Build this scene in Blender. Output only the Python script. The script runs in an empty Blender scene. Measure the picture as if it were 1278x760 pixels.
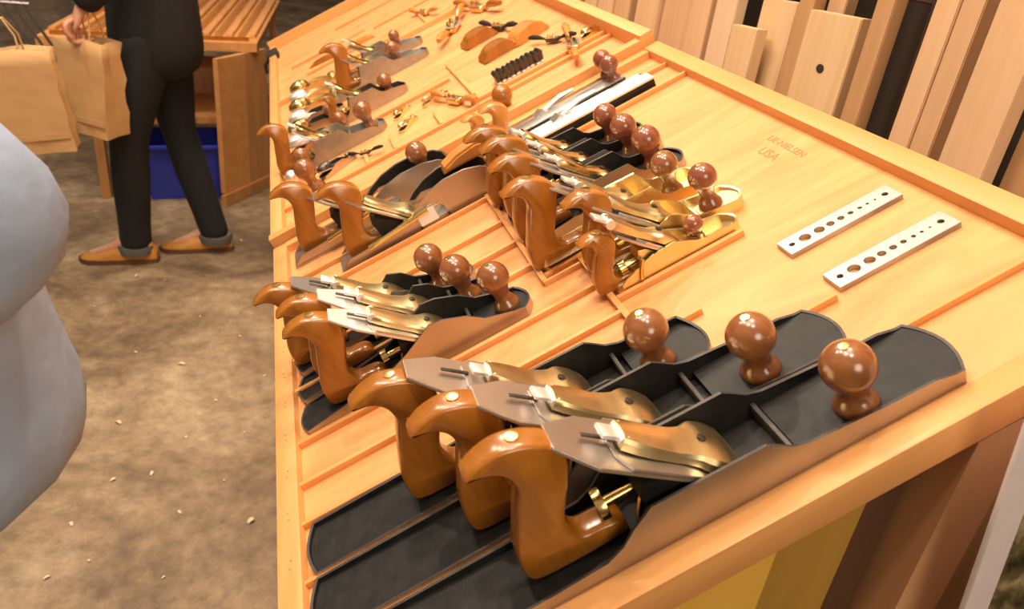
import bpy, bmesh, math, random
from mathutils import Vector, Matrix
random.seed(7)
S=bpy.context.scene
COL=S.collection
TH=math.radians(30.947)
CT,ST=math.cos(TH),math.sin(TH)
RY=Matrix.Rotation(-TH,4,'Y')
PI=math.pi
def W(u,v,n): return Vector((u*CT-n*ST,v,u*ST+n*CT))

# ---------------------------------------------------------------- materials
def newmat(name):
    m=bpy.data.materials.new(name);m.use_nodes=True
    nt=m.node_tree;b=nt.nodes['Principled BSDF'];return m,nt,b
def plain(name,col,rough=.5,metal=0,coat=0,noise=0,nscale=40,bump=0,spec=None):
    m,nt,b=newmat(name)
    b.inputs['Roughness'].default_value=rough;b.inputs['Metallic'].default_value=metal
    b.inputs['Coat Weight'].default_value=coat;b.inputs['Coat Roughness'].default_value=.15
    if spec is not None: b.inputs['Specular IOR Level'].default_value=spec
    tc=nt.nodes.new('ShaderNodeTexCoord');nz=nt.nodes.new('ShaderNodeTexNoise')
    nz.inputs['Scale'].default_value=nscale;nz.inputs['Detail'].default_value=4
    nt.links.new(tc.outputs['Object'],nz.inputs['Vector'])
    cr=nt.nodes.new('ShaderNodeValToRGB')
    a=max(noise,.04)
    cr.color_ramp.elements[0].position=.3;cr.color_ramp.elements[1].position=.7
    cr.color_ramp.elements[0].color=tuple(c*(1-a) for c in col)+(1,)
    cr.color_ramp.elements[1].color=tuple(min(1,c*(1+a)) for c in col)+(1,)
    nt.links.new(nz.outputs['Fac'],cr.inputs['Fac']);nt.links.new(cr.outputs['Color'],b.inputs['Base Color'])
    if bump:
        bp=nt.nodes.new('ShaderNodeBump');bp.inputs['Strength'].default_value=bump;bp.inputs['Distance'].default_value=.002 if nscale>10 else .02
        nt.links.new(nz.outputs['Fac'],bp.inputs['Height']);nt.links.new(bp.outputs['Normal'],b.inputs['Normal'])
    return m
def wood(name,c1,c2,axis='x',scale=14,stretch=9,rough=.4,coat=.3,dist=1.5):
    m,nt,b=newmat(name)
    b.inputs['Roughness'].default_value=rough;b.inputs['Coat Weight'].default_value=coat;b.inputs['Coat Roughness'].default_value=.2
    tc=nt.nodes.new('ShaderNodeTexCoord');mp=nt.nodes.new('ShaderNodeMapping')
    s=[scale]*3;s['xyz'.index(axis)]=scale/stretch;mp.inputs['Scale'].default_value=s
    nz=nt.nodes.new('ShaderNodeTexNoise');nz.inputs['Scale'].default_value=1;nz.inputs['Detail'].default_value=6;nz.inputs['Distortion'].default_value=dist
    nz.inputs['Roughness'].default_value=.6
    nt.links.new(tc.outputs['Object'],mp.inputs['Vector']);nt.links.new(mp.outputs['Vector'],nz.inputs['Vector'])
    cr=nt.nodes.new('ShaderNodeValToRGB')
    cr.color_ramp.elements[0].position=.32;cr.color_ramp.elements[1].position=.66
    cr.color_ramp.elements[0].color=c1+(1,);cr.color_ramp.elements[1].color=c2+(1,)
    nt.links.new(nz.outputs['Fac'],cr.inputs['Fac']);nt.links.new(cr.outputs['Color'],b.inputs['Base Color'])
    return m
M={}
M['tray']=wood('tray_cherry',(.64,.265,.082),(.80,.39,.145),'x',9,4,.55,.06,2.5)
M['rim']=wood('rim_cherry',(.68,.30,.085),(.80,.39,.13),'x',14,9,.55,.08)
M['rimy']=wood('rim_cherry_long',(.66,.29,.085),(.79,.385,.13),'y',14,9,.55,.08)
M['leg']=wood('table_leg_wood',(.50,.22,.07),(.62,.30,.11),'z',14,9,.5,.1)
M['panel']=wood('end_panel_ply',(.74,.42,.055),(.84,.49,.08),'z',6,8,.5,.1)
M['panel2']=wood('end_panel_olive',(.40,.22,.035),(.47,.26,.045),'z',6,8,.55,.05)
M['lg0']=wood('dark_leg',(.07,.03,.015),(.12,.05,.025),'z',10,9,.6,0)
M['brown']=wood('brown_board',(.52,.27,.13),(.62,.33,.16),'z',10,9,.5,.1)
M['tote']=wood('handle_cherry',(.30,.10,.008),(.44,.155,.016),'z',24,3,.26,.7)
M['tote2']=wood('handle_cherry_light',(.55,.22,.045),(.66,.30,.07),'z',24,3,.3,.5)
M['knob']=wood('knob_cherry',(.22,.075,.022),(.33,.12,.038),'z',26,3,.22,.8)
M['knob2']=wood('knob_cherry_red',(.22,.060,.028),(.33,.10,.045),'z',26,3,.22,.8)
M['black']=plain('black_japanning',(.014,.013,.0125),.5,0,.0,.35,60,.3,spec=.3)
M['steel']=plain('ground_steel',(.58,.50,.44),.26,1,0,.05,30)
M['blade']=plain('blade_steel',(.66,.60,.56),.38,1,0,.04,30)
M['bright']=plain('polished_steel',(.97,.96,.94),.5,1,0,.02,30)
M['greysteel']=plain('matte_steel',(.42,.40,.37),.42,1,0,.1,60)
M['bronze']=plain('manganese_bronze',(.90,.72,.38),.32,1,0,.08,40)
M['brass']=plain('yellow_brass',(.86,.62,.24),.2,1,0,.06,40)
M['dark']=plain('dark_steel',(.10,.09,.08),.4,.8,0,.2,60)
M['edge']=plain('worn_casting_edge',(.075,.066,.06),.55,.6,0,.2,60)
M['side']=plain('polished_casting_side',(.50,.455,.41),.40,1,0,.06,26)
M['plate']=plain('plate_steel',(.50,.49,.47),.42,.85,0,.06,90)
M['hole']=plain('dark_recess',(.02,.015,.01),.8)
M['mark']=plain('burned_mark',(.40,.19,.07),.7)
M['denim_black']=plain('black_denim',(.012,.012,.014),.9,0,0,.3,300,.3)
M['jacket']=plain('black_fabric',(.010,.010,.011),.85,0,0,.3,200,.3)
M['chambray']=plain('light_blue_chambray',(.35,.45,.64),.9,0,0,.12,9,.45)
M['cuff']=plain('grey_denim_cuff',(.10,.095,.09),.9,0,0,.2,200,.2)
M['jeans']=plain('blue_denim',(.05,.08,.15),.9,0,0,.2,200,.3)
M['skin']=plain('skin',(.62,.33,.22),.5,0,0,.06,30)
M['hair']=plain('brown_hair',(.06,.035,.02),.6,0,0,.3,80,.5)
M['shoe']=plain('tan_leather',(.52,.22,.035),.5,0,.1,.12,30)
M['soleb']=plain('brown_rubber',(.13,.06,.025),.8)
M['paper']=plain('kraft_paper',(.60,.36,.16),.8,0,0,.05,8,.2)
M['bin']=plain('blue_plastic',(.03,.05,.48),.4,0,0,.1,20)
M['card']=plain('white_card',(.85,.85,.82),.6)
M['signw']=plain('white_board',(.66,.58,.58),.55)
M['shav']=plain('pale_shaving',(.80,.62,.42),.8)
M['wallm']=plain('dark_wall',(.05,.028,.016),.9)
# polished casting sides reflect the warm wood around them
# floor
def floor_mat():
    m,nt,b=newmat('stained_concrete')
    tc=nt.nodes.new('ShaderNodeTexCoord')
    n1=nt.nodes.new('ShaderNodeTexNoise');n1.inputs['Scale'].default_value=2.2;n1.inputs['Detail'].default_value=8;n1.inputs['Roughness'].default_value=.62;n1.inputs['Distortion'].default_value=.6
    n2=nt.nodes.new('ShaderNodeTexNoise');n2.inputs['Scale'].default_value=22;n2.inputs['Detail'].default_value=5;n2.inputs['Roughness'].default_value=.7
    cr=nt.nodes.new('ShaderNodeValToRGB');e=cr.color_ramp.elements
    e[0].position=.32;e[0].color=(.105,.066,.036,1);e[1].position=.70;e[1].color=(.42,.32,.205,1)
    mid=e.new(.5);mid.color=(.26,.18,.105,1)
    mx=nt.nodes.new('ShaderNodeMixRGB');mx.blend_type='OVERLAY';mx.inputs['Fac'].default_value=.85
    for n in(n1,n2): nt.links.new(tc.outputs['Object'],n.inputs['Vector'])
    nt.links.new(n1.outputs['Fac'],cr.inputs['Fac']);nt.links.new(cr.outputs['Color'],mx.inputs['Color1']);nt.links.new(n2.outputs['Fac'],mx.inputs['Color2'])
    nt.links.new(mx.outputs['Color'],b.inputs['Base Color']);b.inputs['Roughness'].default_value=.6
    return m
M['floor']=floor_mat()
def photo_mat():
    m,nt,b=newmat('printed_photo')
    tc=nt.nodes.new('ShaderNodeTexCoord');vo=nt.nodes.new('ShaderNodeTexVoronoi');vo.inputs['Scale'].default_value=26;vo.inputs['Randomness'].default_value=1
    nz=nt.nodes.new('ShaderNodeTexNoise');nz.inputs['Scale'].default_value=38;nz.inputs['Detail'].default_value=5;nz.inputs['Distortion'].default_value=2
    mx=nt.nodes.new('ShaderNodeMixRGB');mx.inputs['Fac'].default_value=.5
    cr=nt.nodes.new('ShaderNodeValToRGB');e=cr.color_ramp.elements
    e[0].position=.3;e[0].color=(.03,.025,.012,1);e[1].position=.68;e[1].color=(.42,.34,.19,1);k=e.new(.5);k.color=(.16,.12,.05,1)
    nt.links.new(tc.outputs['Object'],vo.inputs['Vector']);nt.links.new(tc.outputs['Object'],nz.inputs['Vector'])
    nt.links.new(vo.outputs['Distance'],mx.inputs['Color1']);nt.links.new(nz.outputs['Fac'],mx.inputs['Color2'])
    nt.links.new(mx.outputs['Color'],cr.inputs['Fac']);nt.links.new(cr.outputs['Color'],b.inputs['Base Color']);b.inputs['Roughness'].default_value=.4
    return m
M['photo']=photo_mat()

# ---------------------------------------------------------------- helpers
def meta(o,label,cat,group=None):
    if label: o['label']=label
    if cat: o['category']=cat
    if group: o['group']=group
def mkobj(name,bm,mats,parent=None,mat4=None,smooth=True,angle=.45):
    bmesh.ops.recalc_face_normals(bm,faces=bm.faces)
    me=bpy.data.meshes.new(name)
    for f in bm.faces: f.smooth=smooth
    if smooth:
        for e in bm.edges:
            if len(e.link_faces)==2 and e.calc_face_angle(0)>angle: e.smooth=False
    bm.to_mesh(me);bm.free()
    if not isinstance(mats,(list,tuple)): mats=[mats]
    for m in mats: me.materials.append(m)
    o=bpy.data.objects.new(name,me);COL.objects.link(o)
    if parent: o.parent=parent
    if mat4 is not None: o.matrix_world=mat4
    return o
def xf(loc,rz=0,tilt=True,extra=None):
    m=Matrix.Translation(loc)@(RY if tilt else Matrix.Identity(4))@Matrix.Rotation(rz,4,'Z')
    if extra is not None: m=m@extra
    return m
def empty(name,label,cat,mat4,group=None):
    o=bpy.data.objects.new(name,None);o.empty_display_size=.05;COL.objects.link(o);o.matrix_world=mat4
    meta(o,label,cat,group);return o
def copy_tree(o,parent=None):
    c=o.copy();COL.objects.link(c)
    if parent: c.parent=parent
    for ch in list(o.children): copy_tree(ch,c)
    return c
def box(bm,x0,x1,y0,y1,z0,z1,bev=0,mi=0,mtx=None):
    vs=[bm.verts.new((x,y,z)) for x in(x0,x1) for y in(y0,y1) for z in(z0,z1)]
    if mtx is not None:
        for v in vs: v.co=mtx@v.co
    fs=[]
    for a in((0,1,3,2),(4,6,7,5),(0,4,5,1),(2,3,7,6),(0,2,6,4),(1,5,7,3)):
        f=bm.faces.new([vs[i] for i in a]);f.material_index=mi;fs.append(f)
    if bev:
        es=list({e for f in fs for e in f.edges})
        r=bmesh.ops.bevel(bm,geom=es,offset=bev,segments=2,affect='EDGES',profile=.5)
        for f in r['faces']: f.material_index=mi
def prism(bm,pts,a0,a1,axis='y',mi=0,bev=0):
    """polygon (p,q) extruded along axis: y -> (x,z); z -> (x,y); x -> (y,z)"""
    def P(p,a):
        return (p[0],a,p[1]) if axis=='y' else ((p[0],p[1],a) if axis=='z' else (a,p[0],p[1]))
    A=[bm.verts.new(P(p,a0)) for p in pts];B=[bm.verts.new(P(p,a1)) for p in pts];n=len(pts);fs=[]
    fs.append(bm.faces.new(A));fs.append(bm.faces.new(B[::-1]))
    for i in range(n): fs.append(bm.faces.new((A[i],B[i],B[(i+1)%n],A[(i+1)%n])))
    for f in fs: f.material_index=mi
    if bev:
        es=list({e for f in fs[:2] for e in f.edges})
        r=bmesh.ops.bevel(bm,geom=es,offset=bev,segments=2,affect='EDGES')
        for f in r['faces']: f.material_index=mi
def lathe(bm,prof,seg=24,mtx=None,mi=0,sx=1,sy=1):
    rings=[]
    for r,z in prof:
        if r<1e-6: vs=[bm.verts.new((0,0,z))]
        else: vs=[bm.verts.new((r*sx*math.cos(2*PI*i/seg),r*sy*math.sin(2*PI*i/seg),z)) for i in range(seg)]
        rings.append(vs)
    fs=[]
    for a,b in zip(rings,rings[1:]):
        for i in range(seg):
            j=(i+1)%seg
            if len(a)==1 and len(b)==1: continue
            if len(a)==1: fs.append(bm.faces.new((a[0],b[i],b[j])))
            elif len(b)==1: fs.append(bm.faces.new((a[i],a[j],b[0])))
            else: fs.append(bm.faces.new((a[i],a[j],b[j],b[i])))
    if len(rings[0])>1: fs.append(bm.faces.new(rings[0][::-1]))
    if len(rings[-1])>1: fs.append(bm.faces.new(rings[-1]))
    for f in fs: f.material_index=mi
    if mtx is not None:
        for r in rings:
            for v in r: v.co=mtx@v.co
def tube(bm,pts,rad,seg=10,mi=0,cap=True,flat=1):
    pts=[Vector(p) for p in pts];n=len(pts)
    if not isinstance(rad,(list,tuple)): rad=[rad]*n
    rings=[];up=None
    for i,p in enumerate(pts):
        t=(pts[min(i+1,n-1)]-pts[max(i-1,0)]).normalized()
        if up is None: up=Vector((0,0,1)) if abs(t.z)<.9 else Vector((1,0,0))
        a=t.cross(up).normalized();b=a.cross(t).normalized();up=b
        rings.append([bm.verts.new(p+a*rad[i]*math.cos(2*PI*k/seg)+b*rad[i]*flat*math.sin(2*PI*k/seg)) for k in range(seg)])
    fs=[]
    for A,B in zip(rings,rings[1:]):
        for k in range(seg): fs.append(bm.faces.new((A[k],A[(k+1)%seg],B[(k+1)%seg],B[k])))
    if cap: fs.append(bm.faces.new(rings[0][::-1]));fs.append(bm.faces.new(rings[-1]))
    for f in fs: f.material_index=mi
def smooth_closed(pts,k=5):
    out=[];n=len(pts)
    for i in range(n):
        p0,p1,p2,p3=[pts[(i+j-1)%n] for j in range(4)]
        for s in range(k):
            t=s/k
            out.append(tuple(.5*((2*p1[d])+(-p0[d]+p2[d])*t+(2*p0[d]-5*p1[d]+4*p2[d]-p3[d])*t*t+(-p0[d]+3*p1[d]-3*p2[d]+p3[d])*t**3) for d in(0,1)))
    return out
def interp(tab,x):
    if x<=tab[0][0]: return tab[0][1]
    for (a,p),(b,q) in zip(tab,tab[1:]):
        if x<=b:
            t=(x-a)/(b-a);return p+(q-p)*t
    return tab[-1][1]
def offset_poly(pts,d):
    """inset of a closed polygon (counter-clockwise) by d"""
    n=len(pts);ar=sum(pts[i][0]*pts[(i+1)%n][1]-pts[(i+1)%n][0]*pts[i][1] for i in range(n))
    s=1 if ar>0 else -1;out=[]
    for i in range(n):
        a,b,c=pts[i-1],pts[i],pts[(i+1)%n]
        t=Vector((c[0]-a[0],c[1]-a[1]))
        if t.length<1e-9: out.append(b);continue
        t.normalize();out.append((b[0]-t.y*d*s,b[1]+t.x*d*s))
    return out

# ---------------------------------------------------------------- hand-plane pieces
def tote_bm(s=1,th=.024):
    # outline in (x,z): x=0 at the horn tip
    P=[(-.0060,.1372),(.003,.1430),(.014,.1465),(.030,.1475),(.048,.141),(.064,.128),(.070,.114),(.067,.099),(.060,.083),(.051,.065),(.044,.050),(.043,.036),(.050,.025),
       (.064,.0235),(.078,.021),(.086,.013),(.084,.003),(.060,.0005),(.030,.0),(.006,.001),(-.006,.006),(-.008,.022),(-.004,.042),(.005,.062),(.014,.082),(.0225,.100),(.0235,.112),(.0205,.122),(.013,.1295),(.002,.1335)]
    P=[(x*s,z*s) for x,z in P]
    Q=smooth_closed(P,3)
    L=[(-th/2,.0042),(-th/2+.0010,.0024),(-th/2+.0028,.0010),(-th/2+.0055,0),(th/2-.0055,0),(th/2-.0028,.0010),(th/2-.0010,.0024),(th/2,.0042)]
    bm=bmesh.new();rings=[]
    for y,o in L:
        R=offset_poly(Q,o*s*.8) if o else Q
        rings.append([bm.verts.new((x,y,z)) for x,z in R])
    n=len(Q)
    for A,B in zip(rings,rings[1:]):
        for i in range(n): bm.faces.new((A[i],A[(i+1)%n],B[(i+1)%n],B[i]))
    bm.faces.new(rings[0]);bm.faces.new(rings[-1][::-1])
    return bm
def knob_bm(r=.0225,h=.047):
    # h: centre height of the ball
    pr=[(0,0),(.80*r,0),(.84*r,.003),(.80*r,.007),(.62*r,.012),(.50*r,h*.38),(.52*r,h*.47),(.66*r,h-.76*r)]
    for k in range(-3,10):
        a=k*PI/18
        if math.sin(a)<-.72: continue
        pr.append((r*math.cos(a),h+r*math.sin(a)))
    pr=[p for p in pr if p]+[(r*.0,h+r)]
    bm=bmesh.new();lathe(bm,pr,28);return bm
def cheek_tab(m,L,k=1,peak=.052,heel=.014,toe=.017,sharp=False):
    if sharp: return [(0,heel*.5),(m-.125*k,heel*1.3),(m-.06*k,heel*2.3),(m-.015*k,peak),(m+.012*k,peak-.008),(m+.035*k,peak*.55),(m+.07*k,toe+.002),(L,toe-.004)]
    t=[(0,.010),(m-.185*k,heel),(m-.135*k,heel+.003),(m-.118*k,.025*k),(m-.104*k,.038*k),(m-.084*k,peak),(m+.018*k,peak-.002),(m+.026*k,peak-.008),(m+.038*k,peak*.65),(m+.052*k,peak*.55),(m+.08*k,peak*.50),(m+.12*k,peak*.43),(L-.040,.0205),(L-.022,.0155),(L,.0148)]
    out=[t[0]]
    for p in t[1:]:
        if p[0]>out[-1][0]: out.append(p)
    return out
def casting_bm(L,Wd,tab,toe_arc=.014,heel_arc=.010,rad=.010,floor=.005,decks=(),ribs=(),toedeck=None):
    hw=Wd/2;out=[]
    # closed plan outline, counter-clockwise, starting at heel right (-y)
    def end(xc,arc,sgn):
        pts=[];N=9
        for i in range(N):
            t=-1+2*i/(N-1)
            y=hw*t*sgn;bx=arc*(1-t*t)*.9
            yy=max(-hw,min(hw,y))
            pts.append((xc+sgn*(bx),yy))
        return pts
    toe=end(L-toe_arc,toe_arc,1);heel=end(heel_arc,heel_arc,-1)
    n1=44
    xs=[heel_arc+(L-toe_arc-heel_arc)*(i/n1) for i in range(1,n1)]
    for a,_ in tab:
        if heel_arc<a<L-toe_arc: xs.append(a)
    xs=sorted(set(round(x,4) for x in xs))
    out=[(x,-hw) for x in xs]+toe+[(x,hw) for x in reversed(xs)]+heel
    inn=offset_poly(out,.0028)
    bm=bmesh.new();n=len(out)
    a=[bm.verts.new((x,y,0)) for x,y in out];b=[bm.verts.new((x,y,interp(tab,x))) for x,y in out]
    c=[bm.verts.new((p[0],p[1],interp(tab,q[0])-.0004)) for p,q in zip(inn,out)];d=[bm.verts.new((x,y,floor)) for x,y in inn]
    def q(A,B,mi):
        for i in range(n):
            f=bm.faces.new((A[i],A[(i+1)%n],B[(i+1)%n],B[i]));f.material_index=mi
    q(a,b,1);q(b,c,2);q(c,d,0)
    f=bm.faces.new(a);f.material_index=1;f=bm.faces.new(d[::-1]);f.material_index=0
    bmesh.ops.triangulate(bm,faces=[f for f in bm.faces if len(f.verts)>4])
    for x0,x1,z in decks: box(bm,x0,x1,-hw+.004,hw-.004,floor-.001,z,.0015,0)
    if toedeck:
        x0,z=toedeck;pl=[p for p in offset_poly(out,.0024) if p[0]>x0]
        i0=min(range(len(pl)),key=lambda i:(pl[i][1]>0,pl[i][0]));pl=pl[i0:]+pl[:i0]
        A=[bm.verts.new((x,y,floor-.001)) for x,y in pl];B=[bm.verts.new((x,y,z)) for x,y in pl]
        for i in range(len(pl)): bm.faces.new((A[i],A[(i+1)%len(pl)],B[(i+1)%len(pl)],B[i]))
        bm.faces.new(B)
    for x,z in ribs: box(bm,x-.0022,x+.0022,-hw+.003,hw-.003,floor-.001,z,.0008,2)
    return bm
def ironplane(m,h=.003):
    # frame: local X = up the iron (s), local Y = across, local Z = out of the iron's face
    ex=Vector((-1,0,1)).normalized();ey=Vector((0,-1,0));ez=ex.cross(ey)
    if ez.x<0: ey=-ey;ez=-ez
    M4=Matrix((ex,ey,ez)).transposed().to_4x4();M4.translation=Vector((m,0,0))+ez*h;return M4
def iron_bm(w,L,clip=.034,end=.030,th=.0034,chip=True):
    bm=bmesh.new();h=w/2;e=min(end/2,h*.55)
    prism(bm,[(.002,-h),(L-clip,-h),(L,-e),(L,e),(L-clip,h),(.002,h)],-th,0,'z',0,.0006)
    return bm
def levercap_bm(w,Lc,k=1):
    hw=[(0,.96),(.02,1.0),(.10,1.0),(.24,.98),(.33,.92),(.375,.88),(.40,.72),(.50,.62),(.62,.59),(.78,.58),(.90,.52),(1,.42)]
    ht=[(0,.003),(.08,.0085),(.2,.0125),(.33,.014),(.45,.011),(.6,.009),(.8,.011),(1,.013)]
    bm=bmesh.new();N=26;rows=[];und=[]
    for i in range(N+1):
        t=i/N;x=Lc*t;a=interp(hw,t)*w/2;z=interp(ht,t)*k
        rows.append([bm.verts.new((x,a*y,z*zz)) for y,zz in((-1,.35),(-1,.62),(-.88,.86),(-.5,.97),(0,1),(.5,.97),(.88,.86),(1,.62),(1,.35))])
        und.append([bm.verts.new((x,-a,max(0,z*.35-.003))),bm.verts.new((x,a,max(0,z*.35-.003)))])
    for A,B in zip(rows,rows[1:]):
        for j in range(8): bm.faces.new((A[j],B[j],B[j+1],A[j+1]))
    for i in range(N):
        bm.faces.new((und[i][0],und[i+1][0],rows[i+1][0],rows[i][0]));bm.faces.new((rows[i][8],rows[i+1][8],und[i+1][1],und[i][1]))
        bm.faces.new((und[i][0],und[i][1],und[i+1][1],und[i+1][0]))
    for i in(0,N): bm.faces.new([und[i][0]]+rows[i]+[und[i][1]])
    return bm
def bench_plane(label,u,v,L,Wd,m,knobx,totex,group,ts=1,kr=.0225,kh=.047,ironL=.186,ironW=.062,body='black',rot=0,tab=None,cap='bronze',
                totemat='tote',knobmat='knob',sharp=False,name='bench_plane',n=0,arch=False,blade='blade',side='side',lev=True,peak=.052,white=False,deckz=None,ky=0):
    r=empty(name,label,'plane',xf(W(u,v,n),rot),group)
    if body=='greysteel': side='greysteel'
    k=max(.62,min(1,L/.55+.12))
    if deckz is None: deckz=.0138 if L>.4 else .010
    tab=tab or cheek_tab(m,L,k,peak,sharp=sharp)
    bmats=[M['black'] if body=='black' else M[body],M[side],M['edge'] if body=='black' else M[body]]
    b=casting_bm(L,Wd,tab,toedeck=(m+.042*k,deckz),ribs=[(m+.040*k,.022)])
    mkobj('casting',b,bmats,r)
    # frog
    b=bmesh.new();prism(b,[(m-.004,.005),(m-.07*k,.005),(m-.088*k,.05*k),(m-.082*k,.068*k),(m-.068*k,.064*k)],-ironW*.40,ironW*.40,'y',0,.001)
    mkobj('frog',b,M['bronze'] if body=='bronze' else M['black'],r)
    IP=ironplane(m,.0015)
    o=mkobj('blade',iron_bm(ironW,ironL),M[blade],r);o.matrix_local=IP@Matrix.Translation((0,0,.0034))
    o2=mkobj('chip_breaker',iron_bm(ironW*.99,ironL*.70,.010,ironW*.8,.0026),M['blade'],r);o2.matrix_local=IP@Matrix.Translation((.004,0,.0062))
    Lc=.122*(.72+.28*k)
    o3=mkobj('lever_cap',levercap_bm(ironW*.97,Lc,1.1),M[cap],r);o3.matrix_local=IP@Matrix.Translation((.007,0,.0064))
    b=bmesh.new();lathe(b,[(0,0),(.0040,0),(.0040,.0012),(.002,.002),(0,.002)],14);o=mkobj('cap_screw',b,M['dark'],r);o.matrix_local=IP@Matrix.Translation((.007+Lc*.36,0,.0212))
    if lev:
        b=bmesh.new();tube(b,[(-.004,-.011,.004),(-.004,.011,.004)],.0058,12,0)
        box(b,-.002,.017,-.0085,.0085,.003,.007,.001,0)
        o=mkobj('cap_lever',b,M['bright'],r);o.matrix_local=IP@Matrix.Translation((.007+Lc,0,.0095))
        b=bmesh.new();box(b,0,.028,-.0018,.0018,0,.0022,.0005);o=mkobj('lateral_lever',b,M['dark'],r);o.matrix_local=IP@Matrix.Translation((ironL*.70,-.002,.0062))
    # depth adjuster
    b=bmesh.new();A=Matrix.Translation((m-.118*k,0,.040*k))@Matrix.Rotation(PI/2,4,'Y')
    lathe(b,[(0,-.004),(.012*k+.002,-.004),(.0145*k,0),(.012*k+.002,.004),(.005,.005),(.004,.03*k),(0,.03*k)],18,A)
    mkobj('depth_adjuster',b,M['brass'],r)
    b=bmesh.new();tube(b,[(m-.082*k,-.016,.052*k),(m-.092*k,-.018,.034*k),(m-.098*k,-.020,.018*k)],.0028,8);mkobj('yoke_lever',b,M['brass'],r)
    if totex is not None:
        o=mkobj('rear_handle',tote_bm(ts,.026*(.5+.5*ts)),M[totemat],r,angle=1.2);o.location=(totex,0,.0062)
        b=bmesh.new();lathe(b,[(0,-.002),(.0055,-.002),(.0055,.0016),(0,.0022)],14);q=mkobj('handle_screw',b,M['brass'],o);q.location=(.040*ts,0,.1445*ts);q.rotation_euler=(0,.28,0)
    if knobx is not None:
        o=mkobj('front_knob',knob_bm(kr,kh),M[knobmat],r,angle=1.2);o.location=(knobx,ky,deckz-.0004)
        b=bmesh.new();lathe(b,[(0,-.001),(kr*.2,-.001),(kr*.18,.0012),(0,.0014)],14);q=mkobj('knob_screw',b,M['brass'],o);q.location=(0,0,kh+kr-.0005)
        b=bmesh.new();lathe(b,[(0,0),(kr*.88,0),(kr*.88,.0032),(kr*.70,.0045),(0,.0045)],20);q=mkobj('knob_seat',b,M['black' if body=='black' else body],o);q.location=(0,0,-.0028)
    return r

# ---------------------------------------------------------------- table A
def tbox(bm,*a,**k): box(bm,*a,**k)
I=Matrix.Identity(4)
tbl=empty('display_table','long sloping cherry display table with rimmed trays of hand planes','table',xf(Vector((0,0,0))))
FAR=.936
def tpart(name,bm,mat,parent=tbl,**k): return mkobj(name,bm,mat,parent,**k)
b=bmesh.new();box(b,-.002,.757,-.001,FAR+.001,-.018,0);tpart('tray_floor',b,M['tray'])
b=bmesh.new();box(b,-.027,0,-.027,FAR+.02,-.042,.013,.0012);tpart('rim_board',b,M['rimy'])
b=bmesh.new();box(b,.757,.786,-.027,FAR+.02,-.042,.016,.0012);tpart('rim_board',b,M['rimy'])
b=bmesh.new();box(b,-.0265,.7855,-.0272,-.001,-.036,.0012,.001);tpart('rim_board',b,M['rim'])
b=bmesh.new();box(b,-.001,.7575,FAR,FAR+.022,-.042,.0135,.0012);tpart('rim_board',b,M['rim'])
def slat_u(u0,u1,v,w=.0065,h=.008):
    b=bmesh.new();box(b,u0,u1,v,v+w,-.0005,h,.0006);tpart('divider_strip',b,M['rim'])
def slat_v(v0,v1,u,w=.0075,h=.0085):
    b=bmesh.new();box(b,u,u+w,v0,v1,-.0005,h,.0006);tpart('divider_strip',b,M['rimy'])
slat_u(0,.757,.0765,.0045);slat_u(0,.59,.1525,.0045);slat_u(0,.482,.2315,.0055)
slat_u(0,.412,.293);slat_u(0,.412,.366)
slat_u(0,.356,.477);slat_u(0,.356,.553);slat_u(0,.356,.628);slat_u(0,.358,.727);slat_u(0,.40,.795)
slat_u(.364,.414,.437);slat_u(.357,.410,.424,.004)
slat_u(.419,.585,.3185);slat_u(.36,.757,.790);slat_u(.36,.757,.8645,.004)
slat_v(.428,.738,.356);slat_v(.268,.442,.411)
for i in range(13):
    v=.04+.068*i
    b=bmesh.new()
    for dv in(0,.010): lathe(b,[(0,0),(.0013,0),(.0012,.0004),(0,.0005)],8,Matrix.Translation((-.0125+.0015*math.sin(i*3.1+dv*99),v+dv,.0129)))
    tpart('nail_mark',b,M['mark'])
# burnt brand on the tray
def text_mesh(name,txt,size,u,v,parent,mat):
    cu=bpy.data.curves.new(name,'FONT');cu.body=txt;cu.size=size;cu.extrude=.00012;cu.align_x='CENTER'
    t=bpy.data.objects.new(name,cu);COL.objects.link(t)
    dg=bpy.context.evaluated_depsgraph_get();me=bpy.data.meshes.new_from_object(t.evaluated_get(dg))
    bpy.data.objects.remove(t);bpy.data.curves.remove(cu)
    me.materials.clear();me.materials.append(mat)
    o=bpy.data.objects.new(name,me);COL.objects.link(o);o.parent=parent
    o.matrix_local=Matrix.Translation((u,v,.0002))@Matrix.Rotation(-PI/2,4,'Z');return o
text_mesh('burned_lettering','LIE-NIELSEN',.0150,.719,.446,tbl,M['mark'])
text_mesh('burned_lettering','USA',.0215,.693,.450,tbl,M['mark'])
# supports, vertical in the world
def wpart(name,bm,mat,parent): 
    o=mkobj(name,bm,mat,parent);o.matrix_parent_inverse=Matrix.Identity(4);o.matrix_local=parent.matrix_world.inverted();return o
tn=math.tan(TH);off=-.040/CT
def under(x): return x*tn+off
def vboard(name,x0,x1,y0,y1,mat,z0=-.85,parent=tbl):
    b=bmesh.new();prism(b,[(x0,z0),(x1,z0),(x1,under(x1)),(x0,under(x0))],y0,y1,'y');return wpart(name,b,mat,parent)
vboard('end_panel',-.018,.383,-.004,.012,M['panel'])
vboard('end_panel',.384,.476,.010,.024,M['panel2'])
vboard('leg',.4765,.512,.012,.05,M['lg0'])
vboard('leg',.523,.575,-.025,.05,M['brown'])
vboard('leg',-.018,.04,.88,.925,M['leg']);vboard('leg',.60,.655,.88,.925,M['leg'])
b=bmesh.new();prism(b,[(-.02,-.85),(.0,-.85),(.0,-.038),(-.02,-.038)],.015,.92,'y');wpart('front_panel',b,M['panel'],tbl)

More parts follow.
